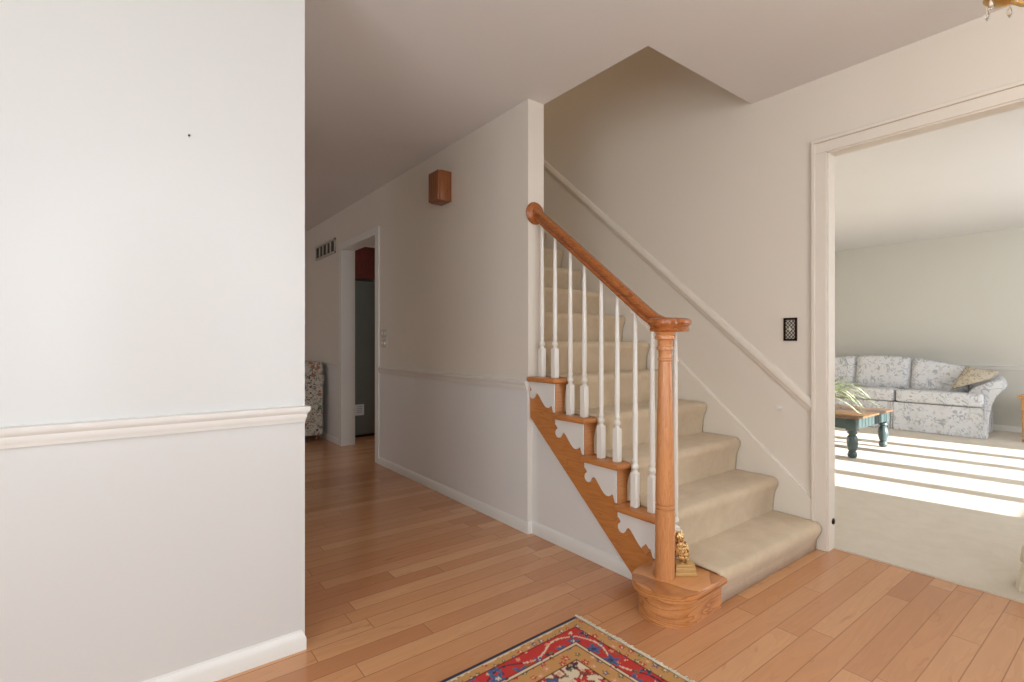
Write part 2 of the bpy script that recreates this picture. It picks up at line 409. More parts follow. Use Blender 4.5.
# outer walls
fo_ = MB(); fo_.box((-1.72, YF, 0), (-1.60, -.6, CH)); fo_.box((-1.72, 1.0, 0), (-1.60, YL, CH)); fo_.box((-1.72, -.6, 0), (-1.60, 1.0, .5)); fo_.box((-1.72, -.6, 2.1), (-1.60, 1.0, CH))
struct('wall_foyer_left', fo_, M['white'])
fw = MB(); A = (YF - .15, YF)
def fbox(x0, x1, z0, z1, mb): mb.box((x0, A[0], z0), (x1, A[1], z1))
for a in ((-1.72, -.62, 0, CH), (-.22, -.12, 0, 2.08), (.82, .92, 0, 2.08), (1.32, XL, 0, CH), (-.62, 1.32, 2.08, 2.11), (-.62, 1.32, 2.4, CH), (-.62, -.22, 0, .3), (.92, 1.32, 0, .3), (-.62, -.22, 2.06, 2.08), (.92, 1.32, 2.06, 2.08)): fbox(*a, fw)
struct('wall_front', fw, M['upper'])
fl = MB()
glassX = [(4.577, 4.995), (5.147, 5.575), (5.768, 6.20), (6.366, 6.758), (6.93, 7.36)]
wx0, wx1 = glassX[0][0], glassX[-1][1]
SILL, HEAD = .465, 2.05
for a in ((XL, wx0 - .07, 0, CH), (wx1 + .07, 8.6, 0, CH), (wx0 - .07, wx1 + .07, 0, SILL - .06), (wx0 - .07, wx1 + .07, HEAD + .06, CH)): fbox(*a, fl)
struct('wall_living_front', fl, M['living'])
struct('wall_living_far', MB().box((8.45, YF, 0), (8.6, 4.25, CH)), M['living'], 'pale far wall of the living room behind the sofa')
struct('wall_living_back', MB().box((XL, 4.1, 0), (8.6, 4.25, CH)), M['living'])
struct('trim_7', MB().moulding(RAIL, [(8.45, YF), (8.45, 4.1)], .745, 1), M['trim'], 'chair rail on the far living room wall')
struct('baseboard_living', MB().moulding(BASE, [(8.45, YF), (8.45, 4.1)], .008, 1), M['trim'])
ow = MB(); ow.box((-3.1, 4.28, 0), (.39, 4.4, CH)); ow.box((-3.1, 8.1, 0), (XE, 8.2, CH)); ow.box((XE, 4.13, 0), (5.1, 4.25, CH)); ow.box((5.0, 4.25, 0), (5.1, 8.2, CH)); ow.box((XE, 8.1, 0), (5.1, 8.2, CH))
struct('wall_rear', ow, M['upper'])
struct('baseboard_rear', MB().moulding(BASE, [(-3.0, 8.1), (XW, 8.1)], 0, -1).moulding(BASE, [(-3.0, 4.4), (-3.0, 8.1)], 0, -1), M['trim'])
fa = MB(); fa.box((-3.1, 4.4, 0), (-3.0, 8.2, CH)); struct('wall_family_room', fa, M['upper'])
# windows and the front door (behind the camera)
def window(name, panes, z0, z1, y=YF, sun_block=False):
    f = MB(); x0, x1 = panes[0][0] - .07, panes[-1][1] + .07
    f.box((x0, y - .12, z0 - .06), (x1, y - .02, z0)); f.box((x0, y - .12, z1), (x1, y - .02, z1 + .06))
    ed = [x0] + [v for p in panes for v in p] + [x1]
    for a, b_ in zip(ed[::2], ed[1::2]): f.box((a, y - .12, z0), (b_, y - .02, z1))
    o = struct(name, f, M['trim'])
    for a, b_ in panes: obj('pane', MB().box((a, y - .075, z0), (b_, y - .069, z1)), M['glass'], o)
    if sun_block:
        for a, b_ in panes: obj('sun_blocker', MB().box((a - .01, y - .03, z0), (b_ + .01, y - .026, z1)), M['sun_block'], o)  # added opaque panels, no sun passes into the foyer
    return o
window('window_1', glassX, SILL, HEAD)
wf = MB()
for a in ((-.6, -.53, .5, 2.1), (.93, 1.0, .5, 2.1), (.17, .23, .5, 2.1), (-.6, 1.0, .5, .57), (-.6, 1.0, 2.03, 2.1)): wf.box((-1.69, a[0], a[2]), (-1.61, a[1], a[3]))
w5 = struct('added_window', wf, M['trim'])  # window added on the unseen foyer side to go with the fill light
for a, b_ in ((-.53, .17), (.23, .93)): obj('pane', MB().box((-1.655, a, .57), (-1.649, b_, 2.03)), M['glass'], w5); obj('sun_blocker', MB().box((-1.608, a - .01, .56), (-1.604, b_ + .01, 2.04)), M['sun_block'], w5)
window('window_2', [(-.55, -.29)], .36, 2.0, sun_block=True)
window('window_3', [(.99, 1.25)], .36, 2.0, sun_block=True)
window('window_4', [(-.55, 1.25)], 2.17, 2.34, sun_block=True)
d = MB().box((-.12, YF - .09, 0), (.82, YF - .045, 2.08))
for x0, x1 in ((-.02, .31), (.39, .72)):
    for z0, z1 in ((.15, .75), (.85, 1.5), (1.6, 1.95)): d.rbox((x0, YF - .06, z0), (x1, YF - .035, z1), .01, 2)
dr = struct('door_1', d, M['trim']); obj('door_knob', MB().lathe([(.0, 0), (.02, 0), (.012, .02), (.028, .035), (.028, .055), (0, .065)], (.76, YF - .05, .95), 16, 'y'), M['brass'], dr)

# ------------------------------------------------------------------ staircase
ST = thing('staircase', 'carpeted oak staircase with white balusters and turned newel beside the hall wall', 'staircase', (1.71, 1.24, 0))
XC = 1.885                       # carpet starts here, bare oak to its left
# starting step with its round end
def bull(r, x1, y0, c=(1.714, 1.2225), back=1.372, n=22):
    poly = []
    for i in range(n + 1):
        t = -PI / 2 - PI * i / n
        poly.append((c[0] + r * math.cos(t), c[1] + r * math.sin(t)))
    return [(x1, c[1] - r)] + poly + [(1.82, c[1] + r), (1.836, back), (x1, back)]
ss = MB().prism(bull(.137, 1.915, 0), (0, 0, .104), (1, 0, 0), (0, 1, 0), (0, 0, .031))
bmesh.ops.bevel(ss.bm, geom=[e for e in ss.bm.edges if abs(e.verts[0].co.z - e.verts[1].co.z) < 1e-6], offset=.012, segments=3, profile=.5, affect='EDGES', clamp_overlap=True)
so = obj('starting_step', ss, M['starter'], ST, 50)
obj('step_riser', MB().prism(bull(.112, 1.915, 0), (0, 0, 0), (1, 0, 0), (0, 1, 0), (0, 0, .104)), M['starter'], so, 50)
for n in range(1, 5):            # open oak treads and risers, 2nd to 5th step
    y0, y1 = YR[n] - .026, YR[n + 1] + (.0 if n < 4 else -.004)
    t = MB().rbox((1.792, y0, ZT[n] - .026), (XR - .021, y1, ZT[n]), .009, 3)
    obj('tread', t, M['oak_y'], ST, 50)
    obj('riser', MB().box((1.826, YR[n], ZT[n - 1] - .02), (XR - .021, YR[n] + .018, ZT[n] - .026)), M['oak_x'], ST)
# stringer: straight lower edge, stepped top
ys = [2.206, 1.40]
low = lambda y: .018 + (y - 1.48) * .8733
poly = [(2.206, low(2.206)), (1.47, .012), (1.375, .012), (1.375, ZT[0] + .03), (YR[1] + .018, ZT[0] + .03)]
for n in range(1, 5):
    poly += [(YR[n] + .004, ZT[n - 1] + .004), (YR[n] + .004, ZT[n] - .027)] if n > 1 else [(YR[n] + .018, ZT[n] - .027)]
    poly += [((YR[n + 1] if n < 4 else 2.206) + .0, ZT[n] - .027)]
obj('stringer', MB().prism(poly, (1.822, 0, 0), (0, 1, 0), (0, 0, 1), (.016, 0, 0)), M['oak_y'], ST)
# scrolled white brackets
BR = [(.205, -.028), (.205, -.055), (.199, -.058), (.191, -.066), (.187, -.074)]
cx_, cz_, rr = .180, -.098, .024      # round lobe
BR += [(cx_ + rr * math.cos(t), cz_ + rr * math.sin(t)) for t in [math.radians(a) for a in (70, 40, 10, -20, -50, -80, -110, -140, -165)]]
BR += [(.150, -.094), (.143, -.089), (.134, -.092), (.124, -.101), (.113, -.114), (.101, -.128), (.088, -.142), (.074, -.154), (.062, -.160), (.048, -.160), (.036, -.155), (.028, -.146), (.022, -.146), (.018, -.154), (.013, -.168), (.009, -.179), (.0, -.181), (.0, -.028)]
for n in range(1, 5):
    pl = [(YR[n] + a, ZT[n] + b_) for a, b_ in BR]
    obj('bracket', MB().prism(pl, (1.815, 0, 0), (0, 1, 0), (0, 0, 1), (.0068, 0, 0)), M['trim'], ST)['label'] = 'white scrolled bracket'
bt = MB().prism([(1.405, .145), (1.428, .168), (1.405, .191), (1.382, .168)], (1.822, 0, 0), (0, 1, 0), (0, 0, 1), (-.008, 0, 0))
obj('stringer_button', bt, M['oak_z'], ST)
# carpet runner as one folded sheet over all steps
pathc = []
for n in range(13):
    yr, z0, z1 = YR[n], (ZT[n - 1] if n else 0) + .012, ZT[n] + .012
    if n == 0: z0 = .002
    o = .012
    pathc += [(yr - o, z0), (yr - o - .004, z0 + (z1 - z0) * .35), (yr - o - .010, z1 - .085)]
    cyy, czz, r_ = yr - .010, z1 - .034, .032
    for a in (205, 180, 160, 140, 120, 100): pathc.append((cyy + r_ * math.cos(math.radians(a)) * .95, czz + .034 * math.sin(math.radians(a))))
    pathc += [(yr + .05, z1 + .001), (yr + .13, z1)]
cp = MB(); NX = 42
def cx0(y, z): return XC if z > ZT[0] + .05 else 1.903
rows = []
lim = len(pathc)
for i, (y, z) in enumerate(pathc):
    x0 = (1.905 if y < YR[1] - .03 and z < ZT[0] + .04 else XC) if y < 2.19 else XE + .002
    row = []
    for j in range(NX + 1):
        x = x0 + (XR - .022 - x0) * j / NX
        q = noise.noise(Vector((x * 9, y * 11, z * 11))) * .003 + noise.noise(Vector((x * 60, y * 60, z * 60))) * .0012
        if j in (0,): x += noise.noise(Vector((y * 60, z * 60, 3))) * .003
        row.append(cp.bm.verts.new((x, y - abs(q), z + q)))
    rows.append(row)
for a, b_ in zip(rows, rows[1:]):
    for j in range(NX): cp.face([a[j], a[j + 1], b_[j + 1], b_[j]])
co = obj('carpet_runner', cp, M['carpet'], ST, 80)
md = co.modifiers.new('thick', 'SOLIDIFY'); md.thickness = .010; md.offset = -1
bo = MB()                        # hidden upper treads carry the carpet
for n in range(5, 13): bo.box((XE + .004, YR[n] + .004, ZT[n - 1] - .02), (XR - .024, YR[n] + .2, ZT[n] - .004))
obj('upper_steps', bo, M['oak_x'], ST)
# newel post
nx, ny = 1.722, 1.240; zb = ZT[0]
ZN = 1.112
prof = [(.0395, zb), (.0395, .40), (.0395, .407), (.0335, .409), (.0335, .413), (.0395, .415), (.0395, .424), (.0335, .426), (.0335, .430), (.0395, .432), (.0385, .46), (.0362, .60), (.0335, .74), (.0305, .86), (.0272, .985), (.0268, .995), (.0310, .999), (.0310, 1.006), (.0272, 1.010), (.0272, 1.036), (.0285, 1.040), (.0345, 1.042), (.0345, 1.051), (.030, 1.056), (.031, 1.075), (.034, 1.080), (.0415, 1.084), (.0415, 1.095), (.036, 1.099), (.038, 1.104), (.045, ZN)]
prof = [(r * .96, z) for r, z in prof]
obj('newel_post', MB().lathe(prof, (nx, ny, 0), 32), M['oak_z'], ST, 40)
# hand rail: slope, easing, level turn-out curling onto the newel
RX = 1.855; RH = .055
top = lambda y: 1.706 + (y - 2.025) * .795
zl = ZN + RH + .002
path = [(RX, 2.195, top(2.195) - .006), (RX, 1.9, top(1.9)), (RX, 1.6, top(1.6)), (RX, 1.5, top(1.5))]
yk = 2.025 - (1.706 - zl) / .795          # where slope and level meet; eased over 5 cm each way
for k in range(0, 9):
    t = k / 8; y = yk + .075 - .15 * t
    path.append((RX, y, zl + .795 * .075 * (1 - t) ** 2))
c0 = (RX - .082, 1.276)
for k in range(1, 15):           # spiral turn
    t = PI * 1.06 * k / 14; r_ = .082 - .018 * (k / 14)
    path.append((c0[0] + r_ * math.cos(-t), c0[1] + r_ * math.sin(-t) * .95, zl))
RP = [(a * .95, b_ * .86) for a, b_ in [(-.019, -.064), (.019, -.064), (.021, -.054), (.017, -.046), (.020, -.038), (.029, -.030), (.031, -.020), (.028, -.009), (.018, -.002), (0, 0), (-.018, -.002), (-.028, -.009), (-.031, -.020), (-.029, -.030), (-.020, -.038), (-.017, -.046), (-.021, -.054)]]
hr = MB().sweep(RP, path)
hr.lathe([(.041, zl - .0560), (.043, zl - .052), (.038, zl - .046), (.041, zl - .038), (.050, zl - .030), (.052, zl - .020), (.048, zl - .008), (.036, zl - .001), (0.001, zl)], (nx, ny, 0), 28)
ho = obj('handrail', hr, M['rail'], ST, 40)
obj('rosette', MB().lathe([(.062, 2.2095), (.064, 2.203), (.060, 2.196), (.050, 2.191), (.046, 2.188), (.0, 2.186)], (RX, 0, top(2.195) - .040), 28, 'y'), M['rail'], ho, 40)
# balusters, two to a tread
def baluster(y, z, zt, x=RX):
    h = .158; s_ = .0165
    m = MB().rbox((x - s_, y - s_, z), (x + s_, y + s_, z + h), .003, 1)
    H = zt - z
    p = [(.014, z + h - .001), (.011, z + h + .006), (.009, z + h + .010), (.0155, z + h + .020), (.0165, z + h + .027), (.0135, z + h + .035), (.0095, z + h + .042), (.0125, z + h + .050), (.0125, z + h + .058), (.0105, z + h + .066), (.0118, z + h + .10), (.0128, z + h + .16), (.0118, z + h + .26), (.0095, zt - .12), (.0082, zt)]
    m.lathe(p, (x, y, 0), 14)
    return obj('baluster', m, M['balu'], ST, 40)
def rail_under(y):
    import bisect
    pts_ = [(p[1], p[2]) for p in path[:13]]
    for (ya, za), (yb, zb_) in zip(pts_, pts_[1:]):
        if yb <= y <= ya: return za + (zb_ - za) * (y - ya) / (yb - ya) - RH * 1.25
    return zl - RH + .004
for n, (ya, yb) in {4: (2.143, 2.036), 3: (1.918, 1.817), 2: (1.703, 1.602), 1: (1.496, 1.402)}.items():
    for y in (ya, yb): baluster(y, ZT[n], rail_under(y))
baluster(1.285, ZT[0], zl - RH + .003)

# ------------------------------------------------------------------ brass owl on a stepped base
f_ = Vector((.609, .793, 0)); r_ = Vector((.793, -.609, 0))
OW = thing('owl_figurine', 'small brass owl figurine on a stepped tan base behind the newel post', 'figurine', (1.803, 1.222, zb))
RM = Matrix.Translation((1.803, 1.222, zb)) @ Matrix.Rotation(math.radians(-37.5), 4, 'Z')
b = MB()
for i, (hx, hy, z0, z1) in enumerate(((.044, .038, 0, .016), (.041, .034, .016, .032), (.038, .030, .032, .044))): b.rbox((-hx + .010, -hy, z0), (hx + .010, hy, z1), .003, 2)
obj('base', b.transform(RM), M['tan'], OW)
b = MB().lathe([(.004, .044), (.016, .048), (.023, .062), (.0265, .082), (.0265, .100), (.0225, .118), (.0185, .128), (.0205, .138), (.0215, .148), (.0185, .159), (.011, .166), (.001, .168)], (0, 0, 0), 20)
b.transform(Matrix.Diagonal((.8, .8, 1, 1)))
for sx in (-1, 1):
    b.lathe([(.0075, 0), (.005, .010), (.0005, .022)], (sx * .013, 0, .155), 8)           # ear tufts
    b.ball((sx * .009, -.0165, .149), .0075, (1, .5, 1), 12, 8)                           # eye discs
    b.ball((sx * .009, -.0205, .149), .0032, (1, 1, 1), 8, 6)
    b.ball((sx * .024, .004, .094), .030, (.28, .6, 1.12), 12, 8)                         # wings
    for k_ in (-1, 0, 1): b.ball((sx * .010 + k_ * .004, -.020, .048), .0055, (.5, 1.4, .6), 8, 6)   # toes
b.lathe([(.004, 0), (.0025, -.008), (.0004, -.014)], (0, -.0205, .145), 8)
b.prism([(-.012, 0), (.012, 0), (.016, -.05), (-.004, -.05)], (.012, .016, .098), (1, 0, 0), (0, .2, 1), (0, .006, 0))
for k_ in range(5):
    for j in range(-2, 3): b.ball((j * .0075 + (k_ % 2) * .003, -.0195 + abs(j) * .003, .066 + k_ * .012), .0055, (1, .6, 1.2), 8, 6)
for v_ in b.bm.verts: v_.co.x += (.125 - v_.co.z) * .16 - .004
obj('owl', b.transform(RM), M['owl'], OW, 60)

# ------------------------------------------------------------------ oriental rug
RW, RD = 1.85, 1.20
def rug_color(u, v):
    """u, v: distance from the corner by the stairs along the two sides"""
    du, dv = min(u, RW - u), min(v, RD - v); d = min(du, dv)
    nz = noise.noise(Vector((u * 60, v * 60, 1))) * .004
    navy, cream, gold, red, dred, blue, pink, green, brown = (52, 60, 84), (226, 208, 176), (202, 150, 92), (200, 58, 56), (112, 30, 32), (62, 98, 146), (224, 152, 122), (112, 112, 76), (84, 46, 40)
    d2 = d + nz * .5
    along = u if dv < du else v
    if dv < .020 and dv <= du: return navy
    if d2 < (.027 if dv <= du else .009): return cream if dv <= du else brown
    def flowers(cell, jit, seed, size):
        a, c = u / cell, v / cell; best = (9, 0)
        for i in (-1, 0, 1):
            for j in (-1, 0, 1):
                ci, cj = math.floor(a) + i, math.floor(c) + j
                h1 = noise.cell(Vector((ci + .5, cj + .5, seed))); h2 = noise.cell(Vector((ci + .5, cj + .5, seed + 7.3)))
                px, py = (ci + .5 + jit * h1) * cell, (cj + .5 + jit * h2) * cell
                dx, dy = u - px, v - py; rr_ = math.hypot(dx, dy)
                an = math.atan2(dy, dx); rad = size * (.72 + .28 * math.cos(5 * an + h1 * 9)) * (.7 + .5 * abs(h2))
                if rr_ / rad < best[0]: best = (rr_ / rad, h1)
        return best
    if d2 < .056:
        f, h = flowers(.034, .25, 2.2, .012)
        if f < .45: return cream
        if f < 1: return (pink, green, (120, 100, 120), red)[int(abs(h) * 13) % 4]
        return gold
    if d2 < .062: return dred
    if d2 < .124:
        f, h = flowers(.082, .18, 5.1, .030); f2, h_2 = flowers(.041, .4, 8.4, .010)
        vine = abs(math.sin(along * 26) * .02 - (d - .093))
        if f < .32: return cream if h > 0 else navy
        if f < .8: return blue if abs(h) * 10 % 1 < .65 else navy
        if f < .98: return (92, 108, 140)
        if f2 < .9: return (cream, pink, green, navy)[int(abs(h_2) * 17) % 4]
        if vine < .0035: return cream if math.sin(along * 9) > 0 else (40, 50, 70)
        return red
    if d2 < .130: return dred
    if d2 < .136: return cream
    if d2 < .142: return brown
    if d2 < .196:
        f, h = flowers(.040, .25, 3.7, .014)
        if f < .4: return cream
        if f < 1: return (pink, (104, 92, 116), green, red)[int(abs(h) * 13) % 4]
        return gold
    if d2 < .202: return brown
    f, h = flowers(.075, .4, 9.9, .030); f2, h_2 = flowers(.037, .5, 4.4, .012)
    if f < .3: return gold
    if f < .85: return (red, blue, red, navy)[int(abs(h) * 13) % 4]
    if f < 1: return dred
    if f2 < .8: return (pink, green, (120, 96, 110), red)[int(abs(h_2) * 13) % 4]
    vn = noise.noise(Vector((u * 18, v * 18, 5)))
    if abs(vn) < .06: return (140, 70, 60)
    return cream
RG = thing('oriental_rug', 'red and cream oriental rug with floral borders on the oak floor', 'rug', (1.411, 1.42, 0))
th = math.radians(1.8)
ud, vd = Vector((-math.cos(th), -math.sin(th) * .6, 0)).normalized(), None
ud = Vector((-1, -.024, 0)).normalized(); vd = Vector((ud.y, -ud.x, 0)); vd = vd if vd.y < 0 else -vd
step = .0045; nu, nv = int(RW / step), int(RD / step)
verts, faces, cols = [], [], []
o0 = Vector((-.012, 0, 0))
for i in range(nu + 1):
    for j in range(nv + 1):
        u, v_ = i * RW / nu, j * RD / nv
        d = min(u, RW - u, v_, RD - v_)
        z = .010 if d > .006 else .004
        z += noise.noise(Vector((u * 3, v_ * 3, 0))) * .0008
        p = o0 + ud * u + vd * v_; verts.append((p.x, p.y, z)); cols.append(lin(*rug_color(u, v_)))
for i in range(nu):
    for j in range(nv):
        a = i * (nv + 1) + j; faces.append((a, a + 1, a + nv + 2, a + nv + 1))
me = bpy.data.meshes.new('pile'); me.from_pydata(verts, [], faces); me.shade_smooth()
ca = me.color_attributes.new('pattern', 'FLOAT_COLOR', 'POINT')
ca.data.foreach_set('color', [c for q in cols for c in q])
me.materials.append(M['rug']); po = bpy.data.objects.new('pile', me); C.objects.link(po); po.parent = RG
md = po.modifiers.new('thick', 'SOLIDIFY'); md.thickness = .004; md.offset = -1
bm_ = bmesh.new(); bm_.from_mesh(me)
if sum(f.normal.z for f in bm_.faces[:50]) < 0: me.flip_normals()
bm_.free()
fr = MB()
for side in (0, 1):              # knotted fringe on the two short ends
    v_ = .002
    while v_ < RD:
        base_ = Vector((1.411, 1.42, 0)) + o0 + ud * (0.003 if side == 0 else RW - .003) + vd * v_
        out = -ud if side == 0 else ud
        ln = random.uniform(.014, .026); sw = random.uniform(-.35, .35)
        p1 = base_ + out * ln * .5 + vd * sw * ln * .4; p2 = base_ + out * ln + vd * sw * ln
        fr.tube([base_ + Vector((0, 0, .007)), p1 + Vector((0, 0, .006 + random.uniform(0, .003))), p2 + Vector((0, 0, .003))], .0024, 5, [1, 1.1, .6])
        v_ += random.uniform(.0035, .0055)
fo = obj('fringe', fr, M['fringe'], RG, 80); fo['kind'] = 'stuff'; fo['label'] = 'cream wool fringe'

# ------------------------------------------------------------------ things on the walls
SP = thing('switch_plate', 'dark framed lattice switch plate on the stair wall beside the living room casing', 'switch plate', (XR, 1.263, 1.08))
y0, y1, z0, z1 = 1.228, 1.298, 1.080, 1.204
p = MB(); p.rbox((XR - .006, y0, z0), (XR, y1, z1), .002, 2)
obj('backing', p, M['plate'], SP)
p = MB(); t_ = .011
for a in ((y0, y0 + t_, z0, z1), (y1 - t_, y1, z0, z1), (y0, y1, z0, z0 + t_), (y0, y1, z1 - t_, z1)): p.box((XR - .010, a[0], a[2]), (XR - .0055, a[1], a[3]))
for i in range(-6, 12):          # lattice
    for sgn in (1, -1):
        ya, za = y0 + t_, z0 + t_ + i * .021
        seg = [];  Wd = y1 - y0 - 2 * t_
        zs, ze = za, za + sgn * Wd * 1.15
        a0, a1 = 0, 1
        lo, hi = z0 + t_, z1 - t_
        for q in (lo, hi):
            pass
        ts = [t for t in [k / 24 for k in range(25)] if lo <= zs + (ze - zs) * t <= hi]
        if len(ts) > 1: p.tube([(XR - .008, ya + Wd * ts[0], zs + (ze - zs) * ts[0]), (XR - .008, ya + Wd * ts[-1], zs + (ze - zs) * ts[-1])], .0017, 6)
obj('frame', p, M['bronze'], SP)
obj('toggle', MB().rbox((XR - .018, 1.259, 1.134), (XR - .006, 1.267, 1.150), .002, 2), M['plate'], SP)
hk = MB().lathe([(.016, XR - .0005), (.016, XR - .003), (.007, XR - .005), (.006, XR - .016), (.010, XR - .020), (.008, XR - .026), (.001, XR - .027)], (0, 1.321, .711), 16, 'x')
hk.tube([(XR - .006, 1.300, .703), (XR - .012, 1.306, .700), (XR - .008, 1.312, .693)], .004, 8)
tag(obj('wall_hook', hk, M['trim']), 'tiny white hook low on the stair wall under the sloping chair rail', 'hook')
nl = MB().lathe([(.0018, YL), (.0018, YL - .006), (.0030, YL - .007), (.001, YL - .009)], (.165, 0, 1.71), 12, 'y')
tag(obj('nail', nl, M['bronze']), 'small bare nail high on the white left wall', 'nail')
BX = thing('door_chime', 'brown wooden door chime box with ribbed front high on the hall wall', 'door chime', (XW, 3.115, 2.045))
p = MB().rbox((1.722, 3.045, 2.045), (XW, 3.185, 2.252), .003, 2)
obj('case', p, M['box'], BX)
p = MB()
for k_ in range(5):
    ya = 3.047 + k_ * .028; p.rbox((1.702, ya, 2.048), (1.723, ya + .020, 2.249), .003, 2)
obj('ribbed_front', p, M['box'], BX)
VT = thing('vent_grille', 'white return air vent with dark slots high on the hall wall past the kitchen doorway', 'vent', (XW, 5.79, 2.03))
p = MB(); y0, y1, z0, z1 = 5.44, 6.13, 2.03, 2.19
for a in ((y0, y0 + .03, z0, z1), (y1 - .03, y1, z0, z1), (y0, y1, z0, z0 + .022), (y0, y1, z1 - .022, z1)): p.box((XW - .012, a[0], a[2]), (XW, a[1], a[3]))
for k_ in range(1, 5): yb = y0 + .03 + k_ * (y1 - y0 - .06) / 5; p.box((XW - .012, yb - .014, z0), (XW, yb + .014, z1))
obj('frame', p, M['plate'], VT)
p = MB()
for k_ in range(22): yb = y0 + .035 + k_ * .029; p.prism([(0, 0), (.003, 0), (.011, .012), (.008, .012)], (XW - .011, yb, z0 + .02), (0, 1, 0), (1, 0, 0), (0, 0, z1 - z0 - .04))
obj('louvers', p, M['dark'], VT)
obj('backing', MB().box((XW - .001, y0 + .01, z0 + .01), (XW + .0, y1 - .01, z1 - .01)), M['dark'], VT)
SW = thing('light_switch', 'ivory double light switch plate on the hall wall beside the kitchen doorway', 'light switch', (XW, 4.175, 1.06))
p = MB(); p.rbox((XW - .006, 4.12, 1.112), (XW, 4.235, 1.19), .002, 2); p.rbox((XW - .006, 4.12, 1.03), (XW, 4.235, 1.104), .002, 2)
obj('plate', p, M['plate'], SW)
for ya, za in ((4.15, 1.152), (4.205, 1.152), (4.15, 1.067), (4.205, 1.067)): obj('toggle', MB().rbox((XW - .016, ya - .005, za - .011), (XW - .005, ya + .005, za + .011), .002, 2), M['trim'], SW)
DS = MB().lathe([(.016, DY1 - .012), (.016, DY1 - .016), (.012, DY1 - .019), (.001, DY1 - .020)], (XL - .022, 0, .146), 14, 'y')
tag(obj('door_stop', DS, M['bronze']), 'little dark doorstop low on the white living room jamb', 'doorstop')

# ------------------------------------------------------------------ hall: armchair, kitchen beyond the doorway
AC = thing('floral_armchair', 'floral upholstered armchair standing at the far end of the hall', 'armchair', (1.4, 6.05, 0))
ax1 = 1.775; ya, yb = 5.68, 6.42
p = MB(); p.rbox((1.00, ya + .02, .06), (1.70, yb - .02, .30), .02); obj('seat_frame', p, M['chair'], AC)
p = MB(); p.rbox((1.02, ya + .14, .30), (1.54, yb - .14, .46), .05); obj('seat_cushion', p, M['chair'], AC)
p = MB(); p.rbox((1.54, ya, .06), (ax1 - .02, yb, .66), .03); p.rbox((1.50, ya, .60), (ax1, yb, .74), .05); p.rbox((1.53, ya + .01, .70), (ax1 - .01, yb - .01, .865), .05); obj('backrest', p, M['chair'], AC)
for y_ in (ya, yb - .14):
    p = MB(); p.rbox((1.02, y_, .06), (1.60, y_ + .14, .56), .03); p.lathe([(.03, 1.0), (.075, 1.005), (.08, 1.02), (.08, 1.56)], (0, y_ + .07, .55), 16, 'x'); obj('armrest', p, M['chair'], AC)
for x_ in (1.06, 1.70):
    for y_ in (ya + .07, yb - .07): obj('foot', MB().lathe([(.014, 0), (.022, .012), (.018, .03), (.026, .07)], (x_, y_, 0), 12), M['box'], AC)
FG = thing('refrigerator', 'grey refrigerator seen through the kitchen doorway', 'refrigerator', (2.45, 5.95, 0))
p = MB().rbox((2.0, 5.60, .03), (2.72, 6.28, 1.765), .015, 3); obj('cabinet_body', p, M['fridge'], FG)
p = MB(); p.rbox((2.725, 5.60, .10), (2.79, 6.28, 1.18), .02, 3); p.rbox((2.725, 5.60, 1.19), (2.79, 6.28, 1.765), .02, 3); obj('door', p, M['fridge'], FG)
p = MB(); p.box((2.03, 5.63, 0), (2.70, 6.25, .03)); obj('base_grille', p, M['bronze'], FG)
p = MB().tube([(2.79, 5.68, .7), (2.83, 5.68, .72), (2.83, 5.68, 1.12), (2.79, 5.68, 1.14)], .01); obj('handle', p, M['plate'], FG)
nt = obj('note', MB().box((2.075, 5.597, .252), (2.18, 5.600, .375)), M['paper'], FG); nt['label'] = 'white paper note with grey scribble'
p = MB()
for k_ in range(4): p.tube([(2.10 + i * .009, 5.596, .285 + k_ * .022 + (.006 if i % 2 else -.004)) for i in range(7)], .0022, 5)
obj('scribble', p, M['ink'], nt)
CB = thing('wall_cabinet', 'dark red wooden cabinet above the grey refrigerator in the kitchen', 'cabinet', (2.4, 5.95, 1.80))
obj('cabinet_box', MB().box((1.96, 5.60, 1.80), (2.70, 6.28, 2.16)), M['cab'], CB)
for y_ in (5.605, 5.945):
    dd = obj('door', MB().rbox((2.70, y_, 1.805), (2.722, y_ + .33, 2.155), .004, 2), M['cab'], CB)
    obj('knob', MB().lathe([(.006, 2.722), (.006, 2.735), (.013, 2.74), (.010, 2.75), (.001, 2.752)], (0, y_ + .05, 1.85), 12, 'x'), M['brass'], dd)
sf = MB().box((XE, 5.58, 2.16), (2.74, 6.30, CH)); struct('ceiling_soffit', sf, M['ceil'])

# ------------------------------------------------------------------ living room
ZC = .008
SF = thing('sofa', 'pale floral camelback sofa with rolled arms along the far living room wall', 'sofa', (7.95, 2.37, ZC))
s0, s1 = 1.28, 3.46              # between the arms
p = MB().rbox((7.53, s0 + .01, .03), (8.10, s1 - .01, .345), .025); obj('base', p, M['sofa'], SF)
p = MB()                         # skirt with kick pleats
def skirt(y0, y1):
    pts_ = []; n = max(2, int((y1 - y0) / .03))
    for i in range(n + 1):
        y = y0 + (y1 - y0) * i / n; pts_.append((7.505 + .004 * math.sin(y * 23), y))
    for (xa, ya_), (xb, yb_) in zip(pts_, pts_[1:]):
        p.prism([(xa, ya_), (xb, yb_), (xb + .012, yb_), (xa + .012, ya_)], (0, 0, ZC + .006), (1, 0, 0), (0, 1, 0), (.022, 0, .33))
for a, b_ in ((s0 - .01, 2.10), (2.113, 2.127), (2.14, 2.154), (2.167, 2.64), (2.66, s1 + .01)): skirt(a, b_)
obj('skirt', p, M['sofa'], SF, 60)
